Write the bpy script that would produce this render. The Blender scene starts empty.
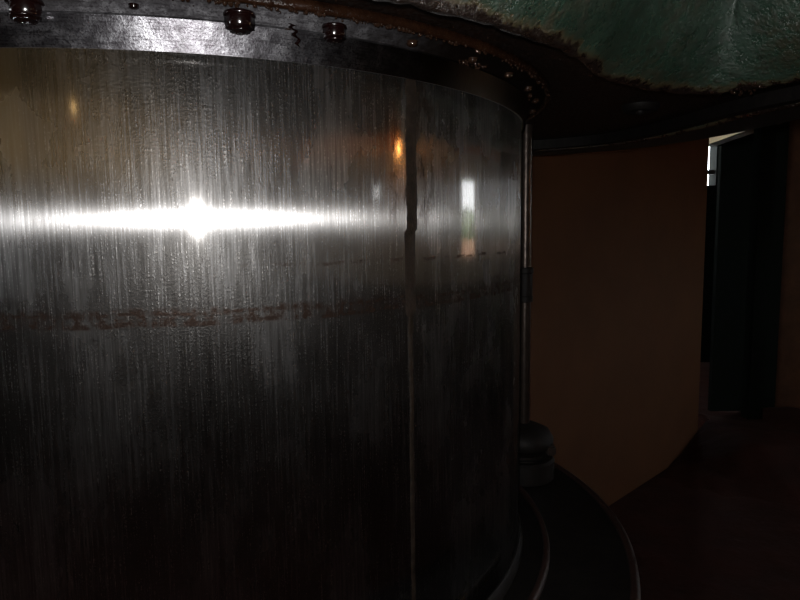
import bpy, bmesh, math, random
from mathutils import Vector, Matrix, noise
random.seed(7)
S = bpy.context.scene
COL = S.collection
pi = math.pi
EYE = 1.35

# ------------------------------------------------------------------ camera
cam_d = bpy.data.cameras.new('camera'); cam_d.sensor_width = 36; cam_d.lens = 28.8; cam_d.clip_start = 0.01
cam = bpy.data.objects.new('camera', cam_d); COL.objects.link(cam)
M = Matrix.Rotation(pi/2 - math.atan(70/640), 4, 'X') @ Matrix.Rotation(-.012, 4, 'Z')
M.translation = (0, 0, EYE)
cam.matrix_world = M
S.camera = cam

# ------------------------------------------------------------------ world: bright overcast daylight outside
W = bpy.data.worlds.new('world'); S.world = W; W.use_nodes = True
wn = W.node_tree.nodes; wl = W.node_tree.links
bg = wn['Background']; bg.inputs[1].default_value = 11.0
bg.inputs[0].default_value = (.93, .97, 1.0, 1)

# ------------------------------------------------------------------ the compact camera's own flash, just above the lens
fl = bpy.data.lights.new('flash', 'POINT'); fl.energy = 26; fl.shadow_soft_size = .009; fl.color = (1, .98, .96)
flo = bpy.data.objects.new('flash', fl); flo.location = (-.012, -.004, EYE + .032); COL.objects.link(flo)

vs = S.view_settings
S.display_settings.display_device = 'sRGB'
vs.view_transform = 'Standard'; vs.look = 'None'; vs.gamma = 1; vs.use_curve_mapping = False
vs.exposure = 0.0

# ------------------------------------------------------------------ node helper
class NT:
    def __init__(s, name):
        s.m = bpy.data.materials.new(name); s.m.use_nodes = True
        s.t = s.m.node_tree; s.n = s.t.nodes; s.l = s.t.links
        s.n.clear(); s.out = s.n.new('ShaderNodeOutputMaterial')
    def node(s, typ, ins=None, **kw):
        nd = s.n.new(typ)
        for k, v in kw.items(): setattr(nd, k, v)
        for k, v in (ins or {}).items():
            if isinstance(v, bpy.types.NodeSocket): s.l.new(v, nd.inputs[k])
            else: nd.inputs[k].default_value = v
        return nd
    def math(s, op, a, b=0.0, c=0.0, clamp=False):
        return s.node('ShaderNodeMath', {0: a, 1: b, 2: c}, operation=op, use_clamp=clamp).outputs[0]
    def ramp(s, fac, stops, interp='LINEAR'):
        nd = s.node('ShaderNodeValToRGB', {0: fac}); cr = nd.color_ramp; cr.interpolation = interp
        while len(cr.elements) < len(stops): cr.elements.new(.5)
        for e, (p, c) in zip(cr.elements, stops):
            e.position = p; e.color = c if len(c) == 4 else (*c, 1)
        return nd.outputs[0]
    def g(s, fac, p0, p1, lo=0., hi=1.):
        return s.node('ShaderNodeMapRange', {0: fac, 1: p0, 2: p1, 3: lo, 4: hi}, interpolation_type='SMOOTHSTEP').outputs[0]
    def coord(s, scale=(1, 1, 1), loc=(0, 0, 0)):
        tc = s.node('ShaderNodeTexCoord')
        return s.node('ShaderNodeMapping', {0: tc.outputs['Object'], 1: loc, 3: scale}).outputs[0]
    def noise(s, vec, scale, detail=4, rough=.5, dist=0):
        return s.node('ShaderNodeTexNoise', {'Vector': vec, 'Scale': scale, 'Detail': detail, 'Roughness': rough, 'Distortion': dist}).outputs[0]
    def mixc(s, fac, a, b):
        nd = s.node('ShaderNodeMix', {0: fac}, data_type='RGBA')
        for k, v in ((6, a), (7, b)):
            if isinstance(v, bpy.types.NodeSocket): s.l.new(v, nd.inputs[k])
            else: nd.inputs[k].default_value = (*v, 1)
        return nd.outputs[2]
    def bump(s, h, strength, dist, normal=None):
        i = {'Height': h, 'Strength': strength, 'Distance': dist}
        if normal is not None: i['Normal'] = normal
        return s.node('ShaderNodeBump', i).outputs[0]
    def pbsdf(s, col, rough, metal=0., normal=None, spec=.5, **more):
        i = {'Base Color': col if isinstance(col, bpy.types.NodeSocket) else (*col, 1), 'Roughness': rough, 'Metallic': metal, 'Specular IOR Level': spec}
        if normal is not None: i['Normal'] = normal
        i.update(more)
        return s.node('ShaderNodeBsdfPrincipled', i).outputs[0]
    def done(s, sh):
        s.l.new(sh, s.out.inputs[0]); return s.m

# ---- brushed, oil-streaked steel of the big cylinder (object origin on its axis, z = eye level)
def cylinder_steel():
    k = NT('brushed_steel')
    tc = k.node('ShaderNodeTexCoord').outputs['Object']
    sep = k.node('ShaderNodeSeparateXYZ', {0: tc}).outputs
    ang = k.math('ARCTAN2', sep[1], sep[0])
    def av(sa, sz):
        return k.node('ShaderNodeCombineXYZ', {0: k.math('MULTIPLY', ang, sa), 1: k.math('MULTIPLY', sep[2], sz), 2: 0.}).outputs[0]
    fine = k.noise(av(210, 9.0), 1, 6, .72)
    wide = k.noise(av(26, 1.1), 1, 4, .55)
    patch = k.noise(av(6, 5), 1, 5, .6)
    scr = k.noise(av(420, 16), 1, 3, .6)
    ticks = k.noise(av(260, 45), 1, 3, .6)
    speck = k.noise(av(330, 330), 1, 3, .7)
    # reflectance: dark oxide film, worn brighter in streaks
    v = k.math('ADD', k.math('MULTIPLY', k.g(fine, .30, .70), .52), k.math('MULTIPLY', k.g(wide, .25, .75), .22))
    v = k.math('ADD', v, k.math('MULTIPLY', k.g(patch, .3, .75), .30))
    col = k.ramp(v, [(0, (.04, .037, .034)), (.42, (.10, .097, .093)), (.75, (.20, .198, .198)), (1, (.36, .355, .35))])
    col = k.mixc(k.g(ticks, .62, .70, 0, .8), col, (.03, .022, .018))
    col = k.mixc(k.g(k.math('ADD', k.math('MULTIPLY', speck, .55), k.math('MULTIPLY', scr, .55)), .62, .71, 0, .6), col, (.66, .64, .62))
    # golden reflection of the ochre wall painted into the upper part, away from the seam
    warm = k.math('MULTIPLY', k.g(sep[2], .02, .10), k.g(ang, -1.22, -1.72))
    warm = k.math('MULTIPLY', warm, k.g(wide, .2, .6, .55, 1.))
    col = k.mixc(warm, col, (.30, .20, .075))
    # scuff rings left by a rubbing seal
    wob = k.math('MULTIPLY', k.math('SUBTRACT', k.noise(av(9, 2), 1, 3), .5), .010)
    zz = k.math('ADD', sep[2], wob)
    n2 = k.noise(av(60, 60), 1, 5, .7)
    n3 = k.noise(av(34, 30), 1, 5, .75)
    def ring(z0, w, lo, hi, amp, nn=n2):
        dd = k.math('ABSOLUTE', k.math('SUBTRACT', zz, z0))
        return k.math('MULTIPLY', k.g(dd, w, w*.35), k.g(nn, lo, hi, 0, amp))
    r1 = ring(-.108, .0045, .38, .60, .95)
    r2 = ring(-.100, .014, .44, .66, .9)
    r2 = k.math('MAXIMUM', r2, ring(-.096, .003, .40, .58, .7, n3))
    r3 = k.math('MULTIPLY', ring(-.041, .003, .46, .60, .8, n3), k.g(ang, -1.25, -1.05))
    rr = k.math('MAXIMUM', k.math('MAXIMUM', r1, r2), r3)
    col = k.mixc(rr, col, (.085, .040, .022))
    # bluish film below the upper ring
    # oil blotches beside the seam
    da = k.math('ABSOLUTE', k.math('ADD', ang, .853))
    blot = k.math('MULTIPLY', k.g(da, .10, .02), k.g(k.noise(av(45, 14), 1, 5, .7), .48, .62, 0, .85))
    blot = k.math('MULTIPLY', blot, k.g(sep[2], -.02, .05))
    col = k.mixc(blot, col, (.05, .03, .02))
    # grooves run up and down: tangent is horizontal, so light smears sideways
    tan = k.node('ShaderNodeVectorMath', {0: tc, 1: (0, 0, 1)}, operation='CROSS_PRODUCT').outputs[0]
    bfi = k.bump(fine, .04, .0003)
    bsp = k.bump(speck, .35, .0010)
    tight = k.node('ShaderNodeBsdfAnisotropic', {'Color': k.mixc(.25, col, (.42, .42, .43)), 'Roughness': k.g(patch, .3, .7, .24, .29), 'Anisotropy': -.82, 'Normal': bfi, 'Tangent': tan}).outputs[0]
    broad = k.node('ShaderNodeBsdfAnisotropic', {'Color': col, 'Roughness': k.g(patch, .3, .7, .36, .44), 'Anisotropy': -.36, 'Normal': bsp, 'Tangent': tan}).outputs[0]
    clear = k.pbsdf(k.mixc(.65, col, (.34, .33, .32)), .075, 1., bfi)
    a = k.node('ShaderNodeMixShader', {0: .52, 1: broad, 2: tight}).outputs[0]
    b = k.node('ShaderNodeMixShader', {0: .27, 1: a, 2: clear}).outputs[0]
    oil = k.pbsdf((.012, .007, .005), .6, 0., bsp, .12)
    c = k.node('ShaderNodeMixShader', {0: k.math('MULTIPLY', k.math('MAXIMUM', rr, blot), .8), 1: b, 2: oil}).outputs[0]
    return k.done(c)

def grimy_steel(nm='grimy_steel', rg=.34, mt=1.):
    k = NT(nm)
    v = k.coord()
    a = k.noise(v, 60, 6, .7); b = k.noise(v, 14, 4, .6); c = k.noise(v, 420, 3, .6)
    col = k.ramp(k.math('ADD', k.math('MULTIPLY', a, .6), k.math('MULTIPLY', b, .5)), [(.36, (.015, .014, .014)), (.55, (.085, .083, .09)), (.75, (.30, .30, .32))])
    col = k.mixc(k.g(c, .50, .64, 0, .8), col, (.03, .025, .03))
    sc = k.noise(k.coord((30, 30, 500)), 1, 4, .7)
    col = k.mixc(k.g(sc, .52, .62, 0, .6), col, (.02, .018, .02))
    n = k.bump(k.math('ADD', a, k.math('MULTIPLY', c, .6)), .35, .0009)
    # ring turns near-black and less specular from a ragged front onwards
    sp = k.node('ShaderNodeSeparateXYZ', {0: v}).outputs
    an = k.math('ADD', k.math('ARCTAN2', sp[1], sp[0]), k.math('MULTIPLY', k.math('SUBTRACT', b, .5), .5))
    darkm = k.g(an, -1.12, -.82)
    return k.done(k.pbsdf(k.mixc(darkm, col, (.006, .004, .003)), rg, mt, n, k.math('SUBTRACT', .5, k.math('MULTIPLY', darkm, .44))))

def oily_rust(name, base=(.028, .012, .006), hi=(.10, .045, .018), rough=.5, bstr=.8):
    k = NT(name)
    v = k.coord()
    a = k.noise(v, 22, 7, .7); b = k.noise(v, 130, 4, .7)
    col = k.ramp(a, [(.3, base), (.75, hi)])
    n = k.bump(k.math('ADD', a, k.math('MULTIPLY', b, .5)), bstr, .003)
    return k.done(k.pbsdf(col, k.math('MULTIPLY', k.g(b, .3, .7, .5, 1.1), rough), 0., n, .3))

def green_paint():
    k = NT('chipped_green_paint')
    tc = k.node('ShaderNodeTexCoord').outputs['Object']
    sep = k.node('ShaderNodeSeparateXYZ', {0: tc}).outputs
    a = k.noise(tc, 9, 6, .65); b = k.noise(tc, 45, 6, .75); c = k.noise(tc, 160, 3, .7)
    st = k.noise(k.coord((60, 60, 3)), 1, 5, .65)
    g = k.ramp(a, [(.3, (.014, .030, .020)), (.5, (.026, .058, .038)), (.75, (.042, .075, .052))])
    g = k.mixc(k.g(k.math('ADD', k.math('MULTIPLY', b, .5), k.math('MULTIPLY', k.noise(tc, 5.5, 5, .65), .6)), .50, .64, 0, .85), g, (.040, .034, .016))
    g = k.mixc(k.g(st, .52, .66, 0, .65), g, (.025, .032, .022))
    g = k.mixc(k.g(c, .60, .68, 0, .9), g, (.012, .010, .008))
    # paint gone along the lower edge: a ragged pale border, then bare oily rust
    edge = k.math('ADD', sep[2], k.math('MULTIPLY', k.math('SUBTRACT', b, .5), .035))
    edge = k.math('ADD', edge, k.math('MULTIPLY', k.math('SUBTRACT', a, .5), .035))
    g = k.mixc(k.g(edge, .246, .240, 0, .6), g, (.10, .065, .025))
    g = k.mixc(k.g(edge, .242, .237, 0, 1), g, (.010, .005, .003))
    n = k.bump(k.math('ADD', k.math('MULTIPLY', b, .7), k.math('MULTIPLY', c, .5)), 1., .007)
    d = k.pbsdf(g, k.g(b, .3, .7, .2, .42), 0., n, 1., **{'Coat Weight': .8, 'Coat Roughness': .22})
    return k.done(d)

def plain(name, col, rough=.6, metal=0., nscale=12, var=.35, bstr=.2, bdist=.004, spec=.5):
    k = NT(name)
    v = k.coord()
    a = k.noise(v, nscale, 6, .6)
    lo = tuple(x*(1-var) for x in col); hi = tuple(min(1, x*(1+var)) for x in col)
    c = k.ramp(a, [(.3, lo), (.7, hi)])
    return k.done(k.pbsdf(c, rough, metal, k.bump(a, bstr, bdist), spec))

MAT = dict(
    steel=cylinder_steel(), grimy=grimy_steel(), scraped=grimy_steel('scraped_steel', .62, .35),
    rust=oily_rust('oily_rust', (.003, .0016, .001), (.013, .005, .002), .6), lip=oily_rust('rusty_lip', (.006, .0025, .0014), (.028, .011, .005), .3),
    oil=plain('dark_red_oil', (.005, .0014, .0013), .16, 0, 40, .5, .3, .002, .8),
    drop=plain('oil_drop', (.02, .010, .006), .04, 0, 20, .3, 0, .001, 1.),
    seam=plain('oily_seam', (.012, .008, .0055), .45, 0, 90, .8, .9, .003, .3),
    green=green_paint(),
    black=plain('black_iron', (.005, .004, .0035), .62, 0, 30, .4, .4, .004, .2),
    grey=plain('grey_iron', (.022, .021, .020), .5, .3, 30, .4, .4),
    rod=plain('dull_steel_rod', (.05, .038, .032), .3, .7, 50, .3, .3),
    redbrown=plain('red_oxide_iron', (.020, .009, .007), .5, .1, 30, .4, .4),
    panel=plain('brown_board', (.084, .037, .016), .8, 0, 3, .12, .15, .004, .2),
    floor=plain('red_earth_floor', (.028, .007, .004), .8, 0, 5, .35, .7, .03, .2),
    wall=plain('dark_plaster', (.10, .075, .05), .85, 0, 3, .2, .2, .004, .2),
    brick=plain('brown_brick', (.05, .022, .011), .85, 0, 9, .3, .4, .01, .2),
    mortar=plain('mortar', (.05, .035, .022), .9),
    pale=plain('pale_plaster', (.74, .62, .44), .8, 0, 4, .15),
    ochre=plain('ochre_plaster', (.33, .19, .06), .8, 0, 2, .3),
    orange=plain('orange_board', (.75, .22, .03), .6, 0, 4, .2),
    dado=plain('dark_dado', (.035, .016, .012), .7),
    ceil=plain('sooty_ceiling', (.035, .028, .022), .9),
    cream=plain('cream_lintel', (.16, .115, .055), .7, 0, 5, .15),
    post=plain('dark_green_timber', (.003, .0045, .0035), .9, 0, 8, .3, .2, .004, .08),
    frame=plain('dark_window_frame', (.03, .028, .024), .6),
    hedge=plain('hedge_leaves', (.10, .17, .04), .8, 0, 6, .5, 1., .1),
    sunwall=plain('pink_wall', (.55, .33, .22), .9),
    yard=plain('pale_yard', (.30, .25, .19), .9),
)

# ------------------------------------------------------------------ object helpers
def link(name, bm, mat, parent=None, smooth=False, loc=None, recalc=True):
    if recalc: bmesh.ops.recalc_face_normals(bm, faces=bm.faces)
    me = bpy.data.meshes.new(name); bm.to_mesh(me); bm.free()
    if mat: me.materials.append(MAT[mat] if isinstance(mat, str) else mat)
    if smooth:
        me.polygons.foreach_set('use_smooth', [True]*len(me.polygons))
    o = bpy.data.objects.new(name, me); COL.objects.link(o)
    if loc is not None: o.location = loc
    if parent: o.parent = parent
    return o
def thing(name, label, cat, loc, group=None):
    o = bpy.data.objects.new(name, None); COL.objects.link(o); o.location = loc; o.empty_display_size = .1
    o['label'] = label; o['category'] = cat
    if group: o['group'] = group
    return o
def struct(o, label=None):
    o['kind'] = 'structure'
    if label: o['label'] = label
    return o
def sharp(o, deg=35):
    me = o.data; bm = bmesh.new(); bm.from_mesh(me)
    for e in bm.edges:
        if len(e.link_faces) == 2 and e.calc_face_angle(0) > math.radians(deg): e.smooth = False
    bm.to_mesh(me); bm.free(); return o
def lathe(bm, prof, n=96, c=(0, 0), a0=0, a1=2*pi, closed=False):
    full = abs(a1-a0-2*pi) < 1e-6
    rings = []
    for i in range(n if full else n+1):
        a = a0+(a1-a0)*i/n
        rings.append([bm.verts.new((c[0]+r*math.cos(a), c[1]+r*math.sin(a), z)) for r, z in prof])
    m = len(rings)
    for i in range(m if full else m-1):
        A, B = rings[i], rings[(i+1) % m]
        for j in range(len(prof) if closed else len(prof)-1):
            jj = (j+1) % len(prof)
            try: bm.faces.new((A[j], B[j], B[jj], A[jj]))
            except ValueError: pass
    return rings
def box(bm, lo, hi):
    r = bmesh.ops.create_cube(bm, size=1)['verts']
    for v in r:
        v.co = Vector([lo[i] + (v.co[i]+.5)*(hi[i]-lo[i]) for i in range(3)])
    return r
def boxo(name, lo, hi, mat, parent=None, bev=0):
    bm = bmesh.new(); box(bm, lo, hi)
    if bev: bmesh.ops.bevel(bm, geom=list(bm.edges), offset=bev, segments=2, affect='EDGES')
    return link(name, bm, mat, parent)
def wallbox(name, lo, hi, axis, holes, mat):
    """a wall slab with rectangular holes; axis = index of its thickness; holes in (u0,u1,z0,z1)"""
    u = 1-axis
    bm = bmesh.new()
    us = sorted({lo[u], hi[u], *[h[0] for h in holes], *[h[1] for h in holes]})
    zs = sorted({lo[2], hi[2], *[h[2] for h in holes], *[h[3] for h in holes]})
    for i in range(len(us)-1):
        for j in range(len(zs)-1):
            uc, zc = (us[i]+us[i+1])/2, (zs[j]+zs[j+1])/2
            if any(h[0] < uc < h[1] and h[2] < zc < h[3] for h in holes): continue
            l = [0, 0, zs[j]]; h_ = [0, 0, zs[j+1]]
            l[axis], h_[axis] = lo[axis], hi[axis]; l[u], h_[u] = us[i], us[i+1]
            box(bm, l, h_)
    bmesh.ops.remove_doubles(bm, verts=bm.verts, dist=1e-5)
    return struct(link(name, bm, mat))

AX = Vector((-.4419, 1.4334, 0))
R = .70
ZB = EYE - .665          # top of the base the cylinder stands on

# ================================================================== THE STEEL CYLINDER
cyl = thing('steel_cylinder', 'big polished steel cylinder with oily vertical streaks standing under the green casting', 'cylinder', (AX.x, AX.y, ZB))
def child_at_eye(name, bm, mat, parent, **k):        # geometry given relative to (axis, eye level)
    o = link(name, bm, mat, parent, **k)
    o.location = Vector((AX.x, AX.y, EYE)) - parent.location
    return o
bm = bmesh.new()
lathe(bm, [(0, .236), (R-.004, .236), (R, .232)] + [(R, .232-.9008*i/24) for i in range(1, 25)] + [(0, -.6688)], 360)
bmesh.ops.remove_doubles(bm, verts=bm.verts, dist=1e-6)
o = sharp(child_at_eye('barrel', bm, 'steel', cyl, smooth=True)); 
# the vertical welded seam, an oily raised bead with ragged edges that thins out downwards
bm = bmesh.new(); N = 220; prev = None
for i in range(N+1):
    z = .212 - .875*i/N
    t = i/N
    w0 = .0125 if z > -.12 else .0065
    w = w0*(1+.18*noise.noise(Vector((0, 3, z*60)))) * (1 if z > -.09 else .8+.2*max(0, 1-(-.09-z)*8))
    off = .0015*noise.noise(Vector((5, 0, z*14)))
    ac = math.radians(-48.9 + (-.35 if z < 0 else 0)) 
    row = []
    for u in (-1, -.6, 0, .6, 1):
        a = ac + (off + w*u)/R
        h = (-.0006, .0006, .0009+.0005*noise.noise(Vector((u, 9, z*160))), .0006, -.0006)[int(round((u+1)*2)) if abs(u) != .6 else (1 if u < 0 else 3)]
        rr = R + h
        row.append(bm.verts.new((rr*math.cos(a), rr*math.sin(a), z)))
    if prev:
        for j in range(4): bm.faces.new((prev[j], prev[j+1], row[j+1], row[j]))
    prev = row
o = child_at_eye('weld_seam', bm, 'seam', cyl, smooth=True); o['label'] = 'dark oily vertical seam'
# collar at the top
bm = bmesh.new()
lathe(bm, [(R+.0002, .205), (R+.005, .204), (R+.006, .208), (R+.016, .2375), (R+.0002, .2375)], 300, closed=True)
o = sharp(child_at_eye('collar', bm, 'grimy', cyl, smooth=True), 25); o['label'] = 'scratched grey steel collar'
# foot lip
bm = bmesh.new()
lathe(bm, [(R+.0002, -.664), (R+.0002, -.640), (R+.004, -.638), (R+.007, -.642), (R+.010, -.664)], 240, closed=True)
o = sharp(child_at_eye('foot_bead', bm, 'black', cyl, smooth=True), 50)

# ================================================================== GREEN CASTING OVERHEAD
cast = thing('overhead_casting', 'chipped green painted iron casting with a rusty underside overhanging the steel cylinder', 'machine casting', (AX.x, AX.y, EYE+.235))
def arc(r, d0, d1, n):
    return [Vector((AX.x+r*math.cos(math.radians(d0+(d1-d0)*i/n)), AX.y+r*math.sin(math.radians(d0+(d1-d0)*i/n)))) for i in range(n+1)]
ctrl = arc(.865, -205, -34, 64)
ctrl += [Vector(p) for p in [(.314, 1.023), (.358, 1.073), (.409, 1.112), (.465, 1.148), (.522, 1.168), (.565, 1.165), (.603, 1.148), (.636, 1.115), (.668, 1.06), (.705, 1.00), (.76, .94), (.85, .86), (1.0, .80), (1.25, .75), (1.6, .72),
                             (1.62, .95), (1.35, .98), (1.12, 1.02), (.95, 1.09), (.86, 1.19), (.80, 1.30), (.770, 1.39), (.752, 1.48), (.735, 1.59), (.705, 1.72), (.655, 1.83), (.592, 1.914), (.50, 1.98), (.40, 2.03), (.25, 2.09), (.05, 2.14), (-.12, 2.17)]]
ctrl += arc(.865, 115, 150, 8)[2:]
def catmull(P, sub):
    out = []; n = len(P)
    for i in range(n):
        p0, p1, p2, p3 = P[i-1], P[i], P[(i+1) % n], P[(i+2) % n]
        for j in range(sub):
            t = j/sub
            out.append(.5*((2*p1)+(p2-p0)*t+(2*p0-5*p1+4*p2-p3)*t*t+(3*p1-p0-3*p2+p3)*t**3))
    return out
OUT = catmull(ctrl, 3)
def normals(P):
    n = len(P); res = []
    for i in range(n):
        t = (P[(i+1) % n]-P[i-1]).normalized(); res.append(Vector((t.y, -t.x)))
    for _ in range(14): res = [(res[i-1]+res[i]*2+res[(i+1) % n]).normalized() for i in range(n)]
    return res
NRM = normals(OUT)
def near_side(i): return 0 <= i < 64*3+15*3
n = len(OUT)
# how strongly the flank bulges outwards: small on the hub, big on the near face of the arm, none behind
bul = []
for i, p in enumerate(OUT):
    f = min(1, max(0, (i-62*3)/(13*3)))
    b = .50+.62*f
    if i > 64*3+15*3: b = .12
    bul.append(b)
for _ in range(10): bul = [(bul[i-1]+bul[i]*2+bul[(i+1) % n])/4 for i in range(n)]
prof = [(-.012, .262), (-.010, .240), (-.004, .234), (.004, .235), (.018, .243), (.036, .253), (.060, .268), (.086, .290), (.110, .318), (.132, .353), (.149, .39), (.163, .43), (.174, .48), (.182, .54), (.186, .62)]
bm = bmesh.new(); rows = []
for i in range(n):
    row = []
    for j, (po, pz) in enumerate(prof):
        o_ = po*(bul[i] if po > .004 else 1)
        p = OUT[i] + NRM[i]*o_
        w = .0022*noise.noise(Vector((p.x*16, p.y*16, pz*16)))*3
        rag = (.0035*noise.noise(Vector((p.x*45, p.y*45, 0)))) if j in (1, 2, 3) else 0
        q = p + NRM[i]*(w if j > 3 else rag)
        row.append(bm.verts.new((q.x-AX.x, q.y-AX.y, pz + rag)))
    rows.append(row)
for i in range(n):
    A, B = rows[i], rows[(i+1) % n]
    for j in range(len(prof)-1): bm.faces.new((A[j], B[j], B[j+1], A[j+1]))
top = bm.faces.new([r[-1] for r in rows])
bmesh.ops.triangulate(bm, faces=[top])
o = child_at_eye('casting_shell', bm, 'green', cast, smooth=True); o['label'] = 'green paint, chipped to rust along the lower edge'
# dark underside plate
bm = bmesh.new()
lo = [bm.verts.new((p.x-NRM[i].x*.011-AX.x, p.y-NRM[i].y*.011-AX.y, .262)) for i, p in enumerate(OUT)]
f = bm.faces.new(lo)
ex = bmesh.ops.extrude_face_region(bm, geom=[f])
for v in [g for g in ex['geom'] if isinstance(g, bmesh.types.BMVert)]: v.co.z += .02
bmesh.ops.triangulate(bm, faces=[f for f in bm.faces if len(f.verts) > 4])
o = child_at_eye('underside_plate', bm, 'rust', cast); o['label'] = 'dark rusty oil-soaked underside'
# bolting flange with a rusty lip round the cylinder
bm = bmesh.new()
lathe(bm, [(R+.0005, .2385), (R+.017, .2395), (R+.036, .2540), (R+.044, .2560), (R+.044, .2618), (R+.0005, .2618)], 300, closed=True)
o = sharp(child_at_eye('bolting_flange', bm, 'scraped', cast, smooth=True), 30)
bm = bmesh.new()
lathe(bm, [(R+.0445, .2615), (R+.0445, .2535), (R+.047, .2500), (R+.051, .2495), (R+.054, .2520), (R+.055, .2615)], 300, closed=True)
for v in bm.verts:
    v.co.z += .0012*noise.noise(v.co*70) if v.co.z < .256 else 0
o = child_at_eye('flange_lip', bm, 'lip', cast, smooth=True); o['label'] = 'rust-brown raised lip wet with oil'
# bolts: hex heads, washers, soaked in red oil
def bolt_mesh(s):
    bm = bmesh.new()
    lathe(bm, [(0, 0), (.0130*s, 0), (.0135*s, -.001), (.0135*s, -.0026), (.0130*s, -.003), (0, -.003)], 28)
    r = []
    for rad, z in ((.0125, -.0030), (.0128, -.011), (.0115, -.0145), (.0075, -.0160), (0.003, -.0165)):
        r.append([bm.verts.new((rad*s*math.cos(k*pi/3+.3), rad*s*math.sin(k*pi/3+.3), z*s)) for k in range(6)])
    for a, b in zip(r, r[1:]):
        for k in range(6): bm.faces.new((a[k], a[(k+1) % 6], b[(k+1) % 6], b[k]))
    bm.faces.new(r[-1])
    bmesh.ops.remove_doubles(bm, verts=bm.verts, dist=1e-6)
    hexe = [e for e in bm.edges if e.calc_length() > .004*s and all(v.co.z < -.004*s for v in e.verts)]
    bmesh.ops.bevel(bm, geom=hexe, offset=.0022*s, segments=3, affect='EDGES')
    bmesh.ops.recalc_face_normals(bm, faces=bm.faces)
    me = bpy.data.meshes.new('bolt'); bm.to_mesh(me); bm.free(); me.materials.append(MAT['oil'])
    me.polygons.foreach_set('use_smooth', [True]*len(me.polygons))
    return me
bme = bolt_mesh(1.0)
bme2 = bme.copy(); bme2.materials[0] = MAT['drop']
angs = [-131, -122, -113, -104, -95, -86.2, -77.5, -68.7, -59.7, -50.5, -40.6, -31.5, -22.5, -13.6, -4.5]
for a in angs:
    t = math.radians(a); o = bpy.data.objects.new('bolt', bme if -100 < a < -55 else bme2); COL.objects.link(o); o.parent = cast
    big = a in (-68.7, -86.2, -59.7)
    rr = R + .026
    o.location = (rr*math.cos(t), rr*math.sin(t), .2465-.235)
    s = (1.35 if a == -68.7 else 1.15 if a == -59.7 else 1.4 if a == -86.2 else .42 if a == -77.5 else .6)
    o.scale = (s, s, s*(1.0 if big else .7)); o.rotation_euler = (0, 0, random.random()*2)
# oil drops hanging from the lip and the underside
bm = bmesh.new()
def drop(x, y, z, r):
    res = bmesh.ops.create_icosphere(bm, subdivisions=2, radius=r)['verts']
    for v in res:
        v.co.z *= 1.15; v.co += Vector((x, y, z))
for i in range(170):
    a = math.radians(random.gauss(-58, 22)); rr = R+.049+random.uniform(-.004, .004)
    drop(rr*math.cos(a), rr*math.sin(a), .2490, random.uniform(.0008, .0030))
for i in range(26):
    a = math.radians(-40.6+random.uniform(-2.5, 2.0)); rr = R+.026+random.uniform(-.01, .01)
    drop(rr*math.cos(a), rr*math.sin(a), .2375, random.uniform(.001, .0024))
for i in range(60):
    a = math.radians(random.uniform(-95, -5)); rr = R+random.uniform(.018, .15)
    drop(rr*math.cos(a), rr*math.sin(a), .2610 if rr > R+.055 else .2475, random.uniform(.0006, .0013))
for i in range(26):
    drop(.600-AX.x+random.gauss(0, .022), 1.150-AX.y+random.gauss(0, .018), .236+random.uniform(-.004, .006), random.uniform(.0012, .0036))
for (a, r_, s) in ((-20, .024, .0045), (-15.5, .028, .004), (-17, .018, .002), (-57.0, .006, .003), (-64.0, .012, .004), (-63.2, .004, .003)):
    t = math.radians(a); drop((R+r_)*math.cos(t), (R+r_)*math.sin(t), .238, s)
o = child_at_eye('oil_drops', bm, 'drop', cast, smooth=True); o['kind'] = 'stuff'; o['label'] = 'small glossy oil drops'
# drip of oil crossing the collar between two bolts
bm = bmesh.new(); path = []
for k in range(14):
    t = k/13; a = math.radians(-64.2+1.6*t+.25*math.sin(k*1.7)); rr = R+.030-.024*t
    path.append(Vector((rr*math.cos(a), rr*math.sin(a), .2405-.024*t**1.5)))
prev = None
for k, p in enumerate(path):
    w = .0030*(1-.4*abs(k/13-.3)) * (1+.3*math.sin(k*2.1)); tdir = Vector((-p.y, p.x, 0)).normalized(); nd = Vector((p.x, p.y, -.4)).normalized()
    ring = [bm.verts.new(p + tdir*w*math.cos(q*pi/3) + nd*w*.7*math.sin(q*pi/3)) for q in range(6)]
    if prev:
        for q in range(6): bm.faces.new((prev[q], prev[(q+1) % 6], ring[(q+1) % 6], ring[q]))
    prev = ring
o = child_at_eye('oil_drip', bm, 'oil', cast, smooth=True)
# plug recess under the casting
bm = bmesh.new()
lathe(bm, [(.012, .262), (.012, .249), (.030, .247), (.036, .249), (.040, .2622)], 40, c=(.525-AX.x, 1.421-AX.y))
bmesh.ops.create_icosphere(bm, subdivisions=2, radius=.010, matrix=Matrix.Translation((.525-AX.x, 1.421-AX.y, .250)))
child_at_eye('drain_plug', bm, 'black', cast, smooth=True)
# rear edge strip, set off from the plate by a dark groove
def strip(pts, z0, z1, w0, w1):
    bm = bmesh.new(); prev = None
    P = [Vector(p) for p in pts]
    P = [P[0]*2-P[1]] + P + [P[-1]*2-P[-2]]
    P = catmull(P, 4)[4:-7]
    for k, p in enumerate(P[:-1]):
        t = (P[k+1]-p).normalized(); nn = Vector((-t.y, t.x))
        if (p-Vector((AX.x, AX.y))).dot(nn) < 0: nn = -nn
        r = [bm.verts.new((q.x-AX.x, q.y-AX.y, z)) for q, z in ((p+nn*w0, z0), (p+nn*w1, z0), (p+nn*w1, z1), (p+nn*w0, z1))]
        if prev:
            for q in range(4): bm.faces.new((prev[q], prev[(q+1) % 4], r[(q+1) % 4], r[q]))
        else: bm.faces.new(r)
        prev = r
    bm.faces.new(prev)
    return bm
edge_pts = [(1.12, 1.02), (.95, 1.09), (.86, 1.19), (.80, 1.30), (.770, 1.39), (.752, 1.48), (.735, 1.59), (.705, 1.72), (.655, 1.83), (.592, 1.914), (.50, 1.98), (.40, 2.03), (.25, 2.09), (.05, 2.14), (-.1, 2.17)]
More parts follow.
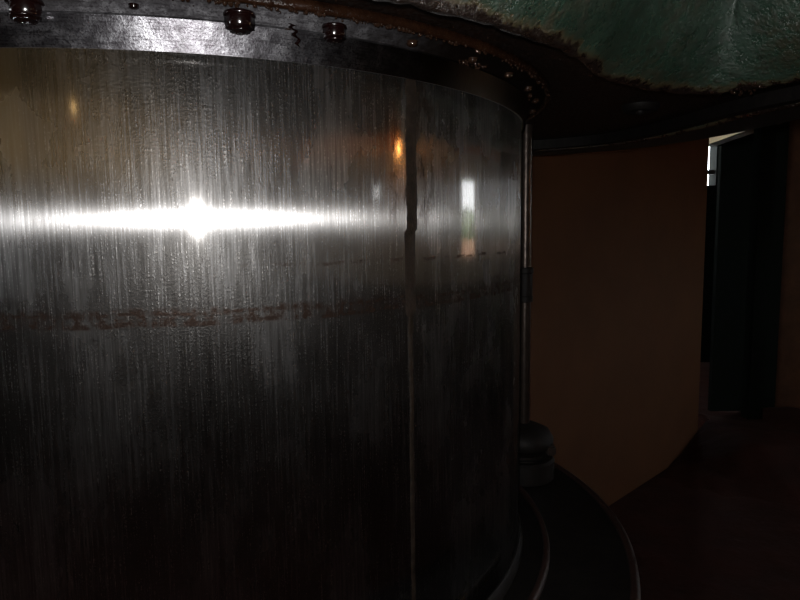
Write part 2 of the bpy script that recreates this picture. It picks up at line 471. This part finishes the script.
o = child_at_eye('rear_edge_strip', strip(edge_pts, .236, .262, -.065, -.035), 'black', cast)
o = child_at_eye('rear_bracket', strip(edge_pts, .242, .30, .03, .17), 'grey', cast)

# ================================================================== BASE BELOW
base = thing('base_ring', 'dark round iron base plate below the foot of the steel cylinder', 'machine base', (AX.x, AX.y, 0))
bm = bmesh.new()
lathe(bm, [(0, .02), (.90, .02), (.905, .03), (.905, .60), (.93, ZB-.03), (.934, ZB-.012), (.930, ZB-.002), (.922, ZB+.004), (.915, ZB), (.775, ZB-.006), (.765, ZB-.004), (.0, ZB-.004)], 240)
bmesh.ops.remove_doubles(bm, verts=bm.verts, dist=1e-6)
o = sharp(link('base_plate', bm, 'black', base, smooth=True), 40)
bm = bmesh.new()
lathe(bm, [(.752, ZB-.006), (.752, ZB+.006), (.756, ZB+.009), (.762, ZB+.008), (.766, ZB-.002), (.766, ZB-.006)], 240, closed=True)
o = link('raised_rim', bm, 'redbrown', base, smooth=True)
bm = bmesh.new()
lathe(bm, [(.917, ZB), (.918, ZB+.006), (.926, ZB+.009), (.934, ZB+.004), (.936, ZB-.010), (.930, ZB-.006)], 240, closed=True)
o = link('edge_bead', bm, 'redbrown', base, smooth=True); o['label'] = 'dull red-brown bead round the edge'
bm = bmesh.new()
lathe(bm, [(0, 0), (1.0, 0), (1.0, .02), (0, .02)], 96)
bmesh.ops.remove_doubles(bm, verts=bm.verts, dist=1e-6)
link('foundation_pad', bm, 'black', base)

# ================================================================== TIE ROD
ra = Vector((.1925, .9813)) * 1.700
rod = thing('tie_rod', 'thin upright steel rod with a coupling and a heavy nut beside the cylinder', 'rod', (ra.x, ra.y, ZB))
H = EYE+.262-ZB
bm = bmesh.new(); lathe(bm, [(0, 0), (.0155, 0), (.0155, H-.0005), (0, H-.0005)], 32); bmesh.ops.remove_doubles(bm, verts=bm.verts, dist=1e-6)
sharp(link('shaft', bm, 'rod', rod, smooth=True))
zc = EYE-.147-ZB
bm = bmesh.new(); lathe(bm, [(.0157, -.045), (.021, -.043), (.021, -.030), (.0195, -.028), (.0195, .030), (.022, .032), (.022, .045), (.0157, .047)], 32)
o = sharp(link('coupling', bm, 'black', rod, smooth=True, loc=(0, 0, zc)))
def hexring(bm, rad, z, ph=0): return [bm.verts.new((rad*math.cos(k*pi/3+ph), rad*math.sin(k*pi/3+ph), z)) for k in range(6)]
bm = bmesh.new(); lathe(bm, [(.0157, .0), (.078, .0), (.082, .004), (.082, .052), (.076, .058), (.0157, .058)], 48)
sharp(link('washer_block', bm, 'black', rod, smooth=True))
bm = bmesh.new(); rs = [hexring(bm, .062, .058), hexring(bm, .070, .063), hexring(bm, .072, .066)]
for a, b in zip(rs, rs[1:]):
    for k in range(6): bm.faces.new((a[k], a[(k+1) % 6], b[(k+1) % 6], b[k]))
lathe(bm, [(.0157, .058), (.060, .058), (.060, .072), (.046, .076)], 48)
lathe(bm, [(.046, .076), (.074, .088), (.078, .096), (.078, .112), (.066, .132), (.036, .146), (.0157, .150)], 48)
o = sharp(link('nut', bm, 'black', rod, smooth=True)); o['label'] = 'thick round black nut'
bm = bmesh.new(); box(bm, (.050, -.060, .076), (.074, -.02, .100)); bmesh.ops.bevel(bm, geom=list(bm.edges), offset=.004, segments=2, affect='EDGES')
link('locking_tab', bm, 'rod', rod)

# ================================================================== ROOM
XR, XL, YB, YF, ZC = 4.0, -3.5, 4.45, -3.5, 3.4
# floor: uneven trodden earth
bm = bmesh.new(); bmesh.ops.create_grid(bm, x_segments=120, y_segments=120, size=.5)
for v in bm.verts:
    v.co.x = XL + (v.co.x+.5)*(XR-XL); v.co.y = YF + (v.co.y+.5)*(YB-YF)
    v.co.z = -.002 - .014*abs(noise.noise(v.co*2.3)) - .006*abs(noise.noise(v.co*9))
fo = struct(link('floor', bm, 'floor', smooth=True), 'dark reddish uneven floor')
# low heap / step of red earth against the end of the partition
bm = bmesh.new(); bmesh.ops.create_grid(bm, x_segments=70, y_segments=50, size=.5)
for v in bm.verts:
    u, w = v.co.x+.5, v.co.y+.5
    x, y = 1.30+u*1.9, 2.9+w*1.45
    e = min(1, u*3.0)*min(1, (1-u)*3)*min(1, w*3.2)*min(1, (1-w)*5)
    e = e*e*(3-2*e)
    v.co = Vector((x+.04*noise.noise(Vector((x*3, y*3, 1))), y+.04*noise.noise(Vector((x*3, y*3, 5))), -.025 + e*(.17+.05*noise.noise(Vector((x*2.2, y*2.2, 0)))) + .012*noise.noise(Vector((x*9, y*9, 2)))))
for v in bm.verts:
    q_ = Vector((v.co.x-.40, v.co.y-2.39)); tt = Vector((1.40, 1.39)).normalized(); nb = Vector((tt.y, -tt.x)); dd = q_.dot(nb)
    if dd < .012 and v.co.x < 1.9: v.co.x += nb.x*(.012-dd); v.co.y += nb.y*(.012-dd)
heap = link('earth_heap', bm, 'floor', smooth=True)
heap['label'] = 'low heap of dark red earth beside the brown partition'; heap['category'] = 'heap'
struct(boxo('ceiling', (XL-.2, YF-.2, ZC), (XR+.2, YB+.2, ZC+.15), 'ceil'))
# brown board partition at 45 degrees
p0 = Vector((.40, 2.39)); p1 = Vector((1.80, 3.78)); t = (p1-p0).normalized(); nn = Vector((-t.y, t.x))
bm = bmesh.new()
q = [p0, p1, p1+nn*.05, p0+nn*.05]
for z in (0, 2.45): pass
lo_ = [bm.verts.new((v.x, v.y, 0)) for v in q]; hi_ = [bm.verts.new((v.x, v.y, 2.45)) for v in q]
bm.faces.new(lo_); bm.faces.new(hi_)
for k in range(4): bm.faces.new((lo_[k], lo_[(k+1) % 4], hi_[(k+1) % 4], hi_[k]))
part = struct(link('wall_middle', bm, 'panel'), 'plain brown board partition standing behind the rod')
# back wall with dark door opening; seen right of the partition
DX0, DX1 = 2.05, 2.60
struct(wallbox('wall_back', (XL, YB, -.1), (XR, YB+.2, ZC), 1, [(DX0, DX1, -.1, 2.4)], 'brick'))
# windowed lobby behind the doorway
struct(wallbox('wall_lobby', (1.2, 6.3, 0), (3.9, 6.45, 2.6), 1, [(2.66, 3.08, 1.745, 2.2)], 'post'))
lb = bmesh.new(); box(lb, (1.2, YB+.2, 0), (1.3, 6.3, 1.95)); box(lb, (3.8, YB+.2, 0), (3.9, 6.3, 2.6)); box(lb, (1.2, YB+.2, 2.6), (3.9, 6.45, 2.7))  # left side wall stops short: unseen gap added to light the pale beam
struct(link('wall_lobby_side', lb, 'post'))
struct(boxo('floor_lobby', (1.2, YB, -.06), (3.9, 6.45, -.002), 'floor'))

# ------------------------------------------------------------------ right wall with window (seen mirrored in the cylinder)
WY0, WY1, WZ0, WZ1 = 2.10, 2.74, EYE-.25, EYE+.42
struct(wallbox('wall_right', (XR, YF, -.1), (XR+.2, YB+.2, ZC), 0, [(WY0, WY1, WZ0, WZ1), (-.78, -.45, EYE+.24, EYE+.38)], 'pale'))
struct(boxo('trim_1', (XR-.03, YF, EYE+.60), (XR, YB, EYE+.74), 'orange'))
struct(boxo('trim_2', (XR-.012, YF, EYE+.74), (XR, YB, ZC), 'ceil'))
struct(boxo('baseboard_right', (XR-.03, YF, 0), (XR, YB, EYE-.42), 'dado'))
struct(wallbox('wall_left', (XL-.2, YF, -.1), (XL, YB+.2, ZC), 0, [(-.1, 2.5, 1.0, 2.4)], 'wall'))  # opening added for fill daylight, never in view
struct(boxo('wall_front', (XL-.2, YF-.2, -.1), (XR+.2, YF, ZC), 'ochre'))
struct(boxo('dark_band_front', (XL, YF, 0), (XR-.03, YF+.03, EYE-.02), 'dado'))  # unseen dark band, added to darken the lower reflection in the steel
struct(boxo('trim_3', (XL, YF, EYE+.95), (XR-.03, YF+.03, ZC), 'ceil'))
def window_frame(name, x0, x1, y0, y1, z0, z1, bars):
    t = bpy.data.objects.new(name, None); COL.objects.link(t); t['kind'] = 'structure'
    b = bmesh.new()
    w = .035
    if x1-x0 < y1-y0:
        for (a, c) in ((y0, y0+w), (y1-w, y1)): box(b, (x0, a, z0), (x1, c, z1))
        for (a, c) in ((z0, z0+w), (z1-w, z1)): box(b, (x0, y0, a), (x1, y1, c))
        for zb in bars: box(b, (x0, y0, zb-.015), (x1, y1, zb+.015))
    else:
        for (a, c) in ((x0, x0+w), (x1-w, x1)): box(b, (a, y0, z0), (c, y1, z1))
        for (a, c) in ((z0, z0+w), (z1-w, z1)): box(b, (x0, y0, a), (x1, y1, c))
        for zb in bars: box(b, (x0, y0, zb-.022), (x1, y1, zb+.022))
    link('window_frame', b, 'frame', t)
    return t
window_frame('window_1', XR+.08, XR+.12, WY0, WY1, WZ0, WZ1, [])
window_frame('window_2', XR+.08, XR+.12, -.78, -.45, EYE+.24, EYE+.38, [EYE+.31])
window_frame('fill_window_left', XL-.12, XL-.08, -.1, 2.5, 1.0, 2.4, [1.7])  # unseen window added to fill the room with daylight

# outside, seen only mirrored through the window
hd = bmesh.new()
bmesh.ops.create_grid(hd, x_segments=90, y_segments=24, size=.5)
for v in hd.verts:
    y = -6+(v.co.x+.5)*18; z = (v.co.y+.5)*1.72
    v.co = Vector((10.3+.25*noise.noise(Vector((y*2, z*3, 0)))+.12*noise.noise(Vector((y*8, z*9, 3))), y, z+.08*noise.noise(Vector((y*3, 0, 7)))*z))
hs = link('hedge', hd, 'hedge', smooth=True); hs['label'] = 'green hedge beyond the yard wall outside the window'; hs['category'] = 'hedge'
struct(boxo('yard_ground', (XR+.2, -8, -.1), (14, 14, -.02), 'yard'))
boxo_ = boxo('yard_wall', (9.8, -6, -.02), (9.95, 12, 1.16), 'sunwall'); boxo_['label'] = 'low pink plastered yard wall outside the window'; boxo_['category'] = 'wall'; 

# two small warm bulbs on wall plates (seen only mirrored in the cylinder)
k = NT('warm_bulb'); MAT['bulb'] = k.done(k.node('ShaderNodeEmission', {0: (1, .42, .10, 1), 1: 70}).outputs[0])
k = NT('dim_bulb'); MAT['dimbulb'] = k.done(k.node('ShaderNodeEmission', {0: (1, .66, .28, 1), 1: 14}).outputs[0])
def wall_lamp(loc, rz, label, s_, bm_='bulb'):
    t = thing('wall_lamp', label, 'lamp', loc); t.rotation_euler = (0, 0, rz)
    b = bmesh.new(); lathe(b, [(0, 0), (.05, 0), (.05, .012), (.02, .03), (.02, .06), (0, .06)], 24)
    for v in b.verts: v.co = Vector((-v.co.z, v.co.y, v.co.x))
    link('socket', b, 'frame', t)
    b = bmesh.new(); bmesh.ops.create_uvsphere(b, u_segments=20, v_segments=12, radius=.035*s_, matrix=Matrix.Translation((-.06-.033*s_, 0, 0)))
    link('bulb', b, bm_, t, smooth=True)
wall_lamp((XR-.03, .10, EYE+.60), 0, 'small warm glowing bulb on the orange wall board facing the cylinder', 1.3)
wall_lamp((-1.35, YF+.0, EYE+.87), -pi/2, 'small dim bulb on the ochre wall behind the photographer', 1.0, 'dimbulb')

# ------------------------------------------------------------------ door, lintel and post right of the partition
d = bpy.data.objects.new('door_1', None); COL.objects.link(d); d['kind'] = 'structure'; d['label'] = 'dark doorway with a near-black leaf'
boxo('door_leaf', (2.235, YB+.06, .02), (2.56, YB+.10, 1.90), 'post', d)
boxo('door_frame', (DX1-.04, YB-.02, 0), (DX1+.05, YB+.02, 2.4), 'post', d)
# pale beam running back through the doorway from a dark post
def bar(name, a, b, w, z0, z1, mat):
    a, b = Vector(a), Vector(b); t_ = (b-a).normalized(); n_ = Vector((-t_.y, t_.x))*w/2
    bm = bmesh.new(); q = [a-n_, b-n_, b+n_, a+n_]
    l = [bm.verts.new((v.x, v.y, z0)) for v in q]; h = [bm.verts.new((v.x, v.y, z1)) for v in q]
    bm.faces.new(l); bm.faces.new(h)
    for k in range(4): bm.faces.new((l[k], l[(k+1) % 4], h[(k+1) % 4], h[k]))
    return link(name, bm, mat)
struct(bar('trim_4', (2.33, 4.03), (2.47, 5.2), .10, EYE+.63, EYE+.71, 'cream'))
struct(bar('trim_5', (2.19, 3.98), (2.28, 3.98), .09, 0, ZC, 'post'))
lw = bpy.data.objects.new('window_4', None); COL.objects.link(lw); lw['kind'] = 'structure'
b = bmesh.new(); box(b, (2.66, 6.33, 1.855), (3.08, 6.38, 1.895)); box(b, (2.66, 6.33, 1.745), (2.68, 6.38, 2.2)); link('window_frame', b, 'frame', lw)
